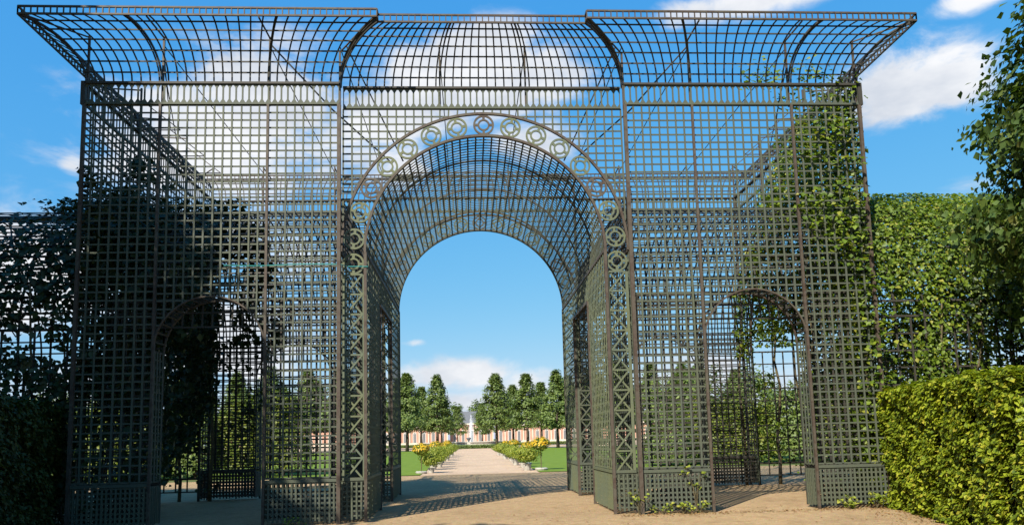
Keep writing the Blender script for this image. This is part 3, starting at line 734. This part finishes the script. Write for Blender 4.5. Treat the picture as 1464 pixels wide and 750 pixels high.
for s, side in ((-1, 'left'), (1, 'right')):
    for i, y in enumerate((21.2, 36, 52, 61) if s < 0 else (21.2, 30, 44, 58)):
        place(sp, 'flowering_standard', 'yellow flowering standard tree, %s along the %s edge of the path' % (ordn[i], side), 'potted plant', s*(2.85 + (.15 if s > 0 else -.05)), y, 'yellow standards lining the path', i*1.1+s, (.9 if i == 0 else .84) + .06*math.sin(i*3+s))
    for i, y in enumerate((21.6, 25.6, 29.0, 33.5, 37.2, 42.5, 46.5, 52, 56)):
        place(bp_, 'potted_bush', 'pale green bush in a white planter, %s along the %s edge of the path' % (ordn[i], side), 'potted plant', s*(2.35 + .12*math.sin(i*2.2)), y, 'bushes in planters lining the path', i*.9+s, 1 + .13*math.sin(i*2.7+s))

# ------------------------------------------------------------------ far end: low hedge, fountain, pink gallery
def low_hedge(label, x0, x1, y):
    root = thing('low_hedge', label, 'hedge', ((x0+x1)/2, y, 0))
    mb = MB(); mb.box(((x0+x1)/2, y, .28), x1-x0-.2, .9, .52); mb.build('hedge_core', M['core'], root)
    n = int((x1-x0)*260); P = np.stack([RNG.uniform(x0, x1, n), y + RNG.uniform(-.6, .6, n), RNG.uniform(.05, .7, n)], 1)
    P[:, 1] = np.where(P[:, 2] < .55, y - .55 + RNG.normal(size=n)*.06, P[:, 1])
    link('foliage', leaf_mesh('foliage', P, np.tile(V3(0, -.6, .7), (n, 1)) + rand_dirs(n)*.6, RNG.uniform(.12, .22, n), M['avenue'], .7), root)
low_hedge('low dark box hedge crossing the end of the path', -5.2, 3.6, 112)
low_hedge('low hedge behind the left parterre lawn', -30, -9, 150)
low_hedge('low hedge behind the right parterre lawn', 9, 30, 150)
ft = thing('fountain', 'tall white jet fountain in a pale stone basin at the end of the path', 'fountain', (-.2, 185, 0))
mb = MB(); mb.lathe([(13, 0), (13.2, .1), (13.2, .75), (13.5, .8), (13.5, .95), (12.6, .95), (12.6, .5), (0.1, .5)], (-.2, 185, 0), 64); mb.build('basin', M['stone'], ft)
mb = MB(); mb.lathe([(0.05, .6), (12.58, .6), (12.58, .58), (.05, .58)], (-.2, 185, 0), 48); mb.build('water_surface', M['water'], ft)
mb = MB()
for j in range(18):
    a = j*2.39; rr = .06 + .5*math.sqrt(j/18); hh = 9.2*(1 - .55*(rr/.6)) * RNG.uniform(.85, 1.02)
    pts = [(-.2 + rr*q*math.cos(a)*1.1, 185 + rr*q*math.sin(a)*1.1, .6 + hh*(1-(1-q)**2)) for q in np.linspace(0, 1, 8)]
    mb.tube(pts, list(np.linspace(.08, .02, 8)), 5)
    pts = [(-.2 + rr*(1+.5*q)*math.cos(a)*1.1, 185 + rr*(1+.5*q)*math.sin(a)*1.1, .6 + hh*(1-q*q)) for q in np.linspace(0, 1, 8)]
    mb.tube(pts, list(np.linspace(.03, .07, 8)), 5)
mb.build('water_jet', M['spray'], ft, True)
ur = thing('stone_urn', 'dark stone urn on a pedestal before the fountain', 'urn', (-.9, 168, 0))
mb = MB(); mb.box((-.9, 168, .45), .8, .8, .9); mb.build('pedestal', M['stone'], ur)
mb = MB(); mb.lathe([(.22, .9), (.12, 1.05), (.4, 1.5), (.55, 1.75), (.6, 2.0), (.42, 2.02), (.1, 1.8)], (-.9, 168, 0), 14); mb.build('bowl', M['slate'], ur, True)

def gallery(label, x0, x1, y, h, roof_h, bay, tall=False):
    root = thing('pink_gallery', label, 'building', ((x0+x1)/2, y, 0), 'pink arcaded gallery buildings')
    mb = MB(); mb.box(((x0+x1)/2, y+4, h/2), x1-x0, 8, h); mb.build('wall', M['pink'], root)
    mb = MB(); mb.box(((x0+x1)/2, y+3.8, h+.25), x1-x0+.6, 9, .5); mb.box(((x0+x1)/2, y+3.9, .35), x1-x0+.4, 8.4, .7); mb.build('cornice', M['cream'], root)
    mb = MB(); e = .4; r0 = [(x0-e, y-.6, h+.5), (x1+e, y-.6, h+.5), (x1+e, y+8.6, h+.5), (x0-e, y+8.6, h+.5)]
    ins = min(3.6, (x1-x0)*.2); r1 = [(x0+ins, y+2.6, h+.5+roof_h), (x1-ins, y+2.6, h+.5+roof_h), (x1-ins, y+5.4, h+.5+roof_h), (x0+ins, y+5.4, h+.5+roof_h)]
    mb.quadloop([r0, r1]); mb.build('roof', M['slate'], root)
    n = max(1, int((x1-x0)/bay)); b = (x1-x0)/n
    wh = h*.66
    for i in range(n):
        xc = x0 + b*(i+.5); w = b*.27
        arch = [(xc-w/2, y-.06, .8), (xc+w/2, y-.06, .8)] + [(xc + w/2*math.cos(a), y-.06, wh + w/2*math.sin(a)) for a in np.linspace(0, PI, 9)]
        big = [(xc-w*.68, y-.03, .75), (xc+w*.68, y-.03, .75)] + [(xc + w*.68*math.cos(a), y-.03, wh + w*.68*math.sin(a)) for a in np.linspace(0, PI, 9)]
        m1 = MB(); m1.prism(big, (0, .06, 0)); wf = m1.build('window', M['white'], root)
        m1 = MB(); m1.prism([(xc + (p[0]-xc)*.86, y-.09, .95 + (p[2]-.95)*.96) for p in arch], (0, .05, 0)); m1.build('pane', M['glass'], wf)
        m1 = MB(); m1.box((xc, y-.12, wh*.5+.6), .1, .05, wh); m1.box((xc, y-.123, wh), w*.9, .05, .1); m1.build('glazing_bar', M['white'], wf)
    for i in range(n+1):
        mb = MB(); mb.box((x0 + b*i, y-.12, h/2), b*.10, .3, h-.02); mb.build('pilaster', M['cream'], root)
gallery('long pink gallery wing with white arched windows behind the left trees', -95, -9, 262, 6.2, 3.2, 3.4)
gallery('long pink gallery wing with white arched windows behind the right trees', 9, 95, 262, 6.2, 3.2, 3.4)
gallery('central pink gate block with slate roof behind the fountain', -8, 8, 266, 7.0, 4.6, 3.2)
def far_tree(label, x, y, h, r, seed):
    root = thing('broadleaf_tree', label, 'tree', (x, y, 0), 'trees behind the pink gallery')
    cs = rand_dirs(60)*V3(r, r, h*.38)*RNG.uniform(.5, 1, (60, 1)) + V3(x, y, h*.62)
    out = cs - V3(x, y, h*.5); P, Nn = clumps(cs, out/np.linalg.norm(out, axis=1, keepdims=True), 30, .9, .8)
    link('crown', leaf_mesh('crown', P, Nn, RNG.uniform(.6, 1.2, len(P)), M['avenue'], .8), root)
    mb = MB(); mb.tube([(x, y, 0), (x, y, h*.6)], [.45, .2], 7); mb.build('trunk', M['bark'], root)
for i, (x, h, r) in enumerate(((-6.5, 17.5, 3.4), (3, 18.5, 4.2), (-44, 17, 5), (-60, 19, 6), (30, 16, 5), (48, 18, 6), (66, 17, 5))):
    far_tree(['round crowned tree rising left above the slate roof', 'round crowned tree rising right above the slate roof', 'round tree behind the left gallery nearest the gate block', 'round tree behind the outer part of the left gallery', 'round tree behind the right gallery nearest the gate block', 'round tree behind the middle of the right gallery', 'round tree behind the outer part of the right gallery'][i], x, 300 + 4*(i % 3), h, r, i)

# ------------------------------------------------------------------ camera
yaw, pit, rol = R(-3.3327), R(6.5577), R(-1.435)
fw = V3(-math.sin(yaw)*math.cos(pit), math.cos(yaw)*math.cos(pit), math.sin(pit))
rt = V3(math.cos(yaw), math.sin(yaw), 0); up = np.cross(rt, fw)
rt2 = rt*math.cos(rol) + up*math.sin(rol); up2 = -rt*math.sin(rol) + up*math.cos(rol)
FPX = 1060.33
cam = bpy.data.cameras.new('camera'); co = bpy.data.objects.new('camera', cam); C.objects.link(co)
from mathutils import Matrix
co.matrix_world = Matrix(((rt2[0], up2[0], -fw[0], -.4021), (rt2[1], up2[1], -fw[1], -15.1254), (rt2[2], up2[2], -fw[2], 1.6), (0, 0, 0, 1)))
cam.sensor_width = 36; cam.sensor_fit = 'HORIZONTAL'; cam.lens = FPX/1464*36; cam.shift_y = (503.8-375)/1464
cam.clip_start = .1; cam.clip_end = 6000
bpy.context.scene.camera = co

# ------------------------------------------------------------------ light
SUN_EL = R(40); sd = V3(-.55, -.835, 0); sd = nrm(sd)
to_sun = V3(sd[0]*math.cos(SUN_EL), sd[1]*math.cos(SUN_EL), math.sin(SUN_EL))
from mathutils import Vector
sun = bpy.data.lights.new('sun', 'SUN'); sun.energy = 5.0; sun.angle = R(.45); sun.color = (1, .93, .80)
so = bpy.data.objects.new('sun', sun); C.objects.link(so)
so.rotation_euler = Vector(to_sun).to_track_quat('Z', 'Y').to_euler(); so.location = (-30, -40, 40)

w = bpy.data.worlds.new('World'); bpy.context.scene.world = w; w.use_nodes = True
nt = w.node_tree; nt.nodes.clear()
sky = nt.nodes.new('ShaderNodeTexSky'); sky.sky_type = 'NISHITA'; sky.sun_disc = False
sky.sun_elevation = SUN_EL; sky.sun_rotation = math.atan2(sd[0], sd[1]) % (2*PI)
sky.air_density = 1.0; sky.dust_density = .4; sky.ozone_density = 1.6; sky.altitude = 100
tc = nt.nodes.new('ShaderNodeTexCoord'); dirv = tc.outputs['Generated']
def math_(op, a, b=None, c=None, clamp=False):
    n = nt.nodes.new('ShaderNodeMath'); n.operation = op; n.use_clamp = clamp
    for i, v in enumerate((a, b, c)):
        if v is None: continue
        if isinstance(v, (int, float)): n.inputs[i].default_value = v
        else: L(nt, v, n.inputs[i])
    return n.outputs[0]
sx = nt.nodes.new('ShaderNodeSeparateXYZ'); L(nt, dirv, sx.inputs[0])
az = math_('ARCTAN2', sx.outputs[0], sx.outputs[1]); el = math_('ARCSINE', sx.outputs[2])
def ray(px, py): d = fw + rt2*(px-732)/FPX - up2*(py-503.8)/FPX; return nrm(d)
# cloud banks given by their bearing and height above the horizon (radians), size and strength
def bank(px, py, rx, ry, s): 
    d = ray(px, py); return (math.atan2(d[0], d[1]), math.asin(d[2]), rx/FPX, ry/FPX, s)
banks = [bank(690, 105, 170, 60, 1.05), bank(560, 165, 140, 55, .9), bank(400, 130, 130, 75, .85), bank(300, 215, 190, 75, .95), bank(760, 200, 120, 45, .6), bank(600, 230, 150, 45, .7),
         bank(230, 330, 200, 60, .7), bank(60, 390, 110, 75, .9), bank(330, 480, 130, 70, .9), bank(420, 360, 80, 60, .45), bank(1300, 115, 95, 50, 1.0), bank(1225, 145, 60, 35, .55),
         bank(1060, 5, 150, 22, .8), bank(1390, 0, 60, 18, .8), bank(105, 235, 22, 16, .7), bank(650, 535, 120, 26, .85), bank(760, 545, 90, 30, .7),
         bank(660, 575, 120, 22, .7), bank(1000, 545, 150, 45, .7), bank(590, 490, 22, 7, .55), bank(1380, 265, 50, 16, .45), bank(150, 560, 300, 60, .6)]
dens = None
for a, e, ra, re_, s in banks:
    u = math_('DIVIDE', math_('SUBTRACT', az, a), ra); v = math_('DIVIDE', math_('SUBTRACT', el, e), re_)
    g = math_('MULTIPLY', math_('EXPONENT', math_('MULTIPLY', math_('ADD', math_('MULTIPLY', u, u), math_('MULTIPLY', v, v)), -.75)), s)
    dens = g if dens is None else math_('MAXIMUM', dens, g)
cv = nt.nodes.new('ShaderNodeCombineXYZ'); L(nt, math_('MULTIPLY', az, 1.0), cv.inputs[0]); L(nt, math_('MULTIPLY', el, 2.0), cv.inputs[1])
n1 = N(nt, 'ShaderNodeTexNoise', Scale=7.5, Detail=9, Roughness=.6); L(nt, cv.outputs[0], n1.inputs['Vector'])
n1.inputs['Distortion'].default_value = .35
n2 = N(nt, 'ShaderNodeTexNoise', Scale=5., Detail=5, Roughness=.6); L(nt, cv.outputs[0], n2.inputs['Vector'])
cover = math_('ADD', dens, math_('MULTIPLY', math_('MULTIPLY', math_('SUBTRACT', n1.outputs['Fac'], .5), 2.1), math_('ADD', math_('MULTIPLY', dens, 1.3), .12, None, True)))
mr = nt.nodes.new('ShaderNodeMapRange'); mr.interpolation_type = 'SMOOTHSTEP'
L(nt, cover, mr.inputs[0]); mr.inputs[1].default_value = .29; mr.inputs[2].default_value = .80; mr.inputs[3].default_value = 0; mr.inputs[4].default_value = .95
hs = N(nt, 'ShaderNodeHueSaturation', Saturation=1.15, Value=1.0); L(nt, sky.outputs[0], hs.inputs['Color'])
ccol = ramp(nt, n2.outputs['Fac'], [(.3, (2.9, 3.15, 3.6)), (.62, (4.9, 4.9, 4.95))])
skyc = mixc(nt, 1.0, hs.outputs[0], (.78, 1.18, 1.2), 'MULTIPLY')
sp3 = nt.nodes.new('ShaderNodeSeparateColor'); L(nt, skyc, sp3.inputs[0]); cb3 = nt.nodes.new('ShaderNodeCombineColor')
for ch, (ga, gp) in enumerate(((.55, .98), (.453, .445), (.61, .12))):   # clear summer sky: deep azure that pales slowly to the horizon
    L(nt, math_('DIVIDE', math_('MULTIPLY', math_('POWER', math_('MULTIPLY', sp3.outputs[ch], .14), gp), ga), .14), cb3.inputs[ch])
skyc = cb3.outputs[0]
mxc = nt.nodes.new('ShaderNodeMix'); mxc.data_type = 'RGBA'; L(nt, mr.outputs[0], mxc.inputs[0]); L(nt, skyc, mxc.inputs[6]); L(nt, ccol, mxc.inputs[7])
bg = nt.nodes.new('ShaderNodeBackground'); bg.inputs['Strength'].default_value = .106; L(nt, mxc.outputs[2], bg.inputs['Color'])
wo = nt.nodes.new('ShaderNodeOutputWorld'); L(nt, bg.outputs[0], wo.inputs['Surface'])

sc = bpy.context.scene
sc.view_settings.view_transform = 'Standard'; sc.view_settings.look = 'None'; sc.view_settings.gamma = 1; sc.view_settings.exposure = .95
sc.view_settings.use_curve_mapping = False
sc.render.engine = 'CYCLES'; sc.cycles.max_bounces = 6; sc.cycles.transparent_max_bounces = 16
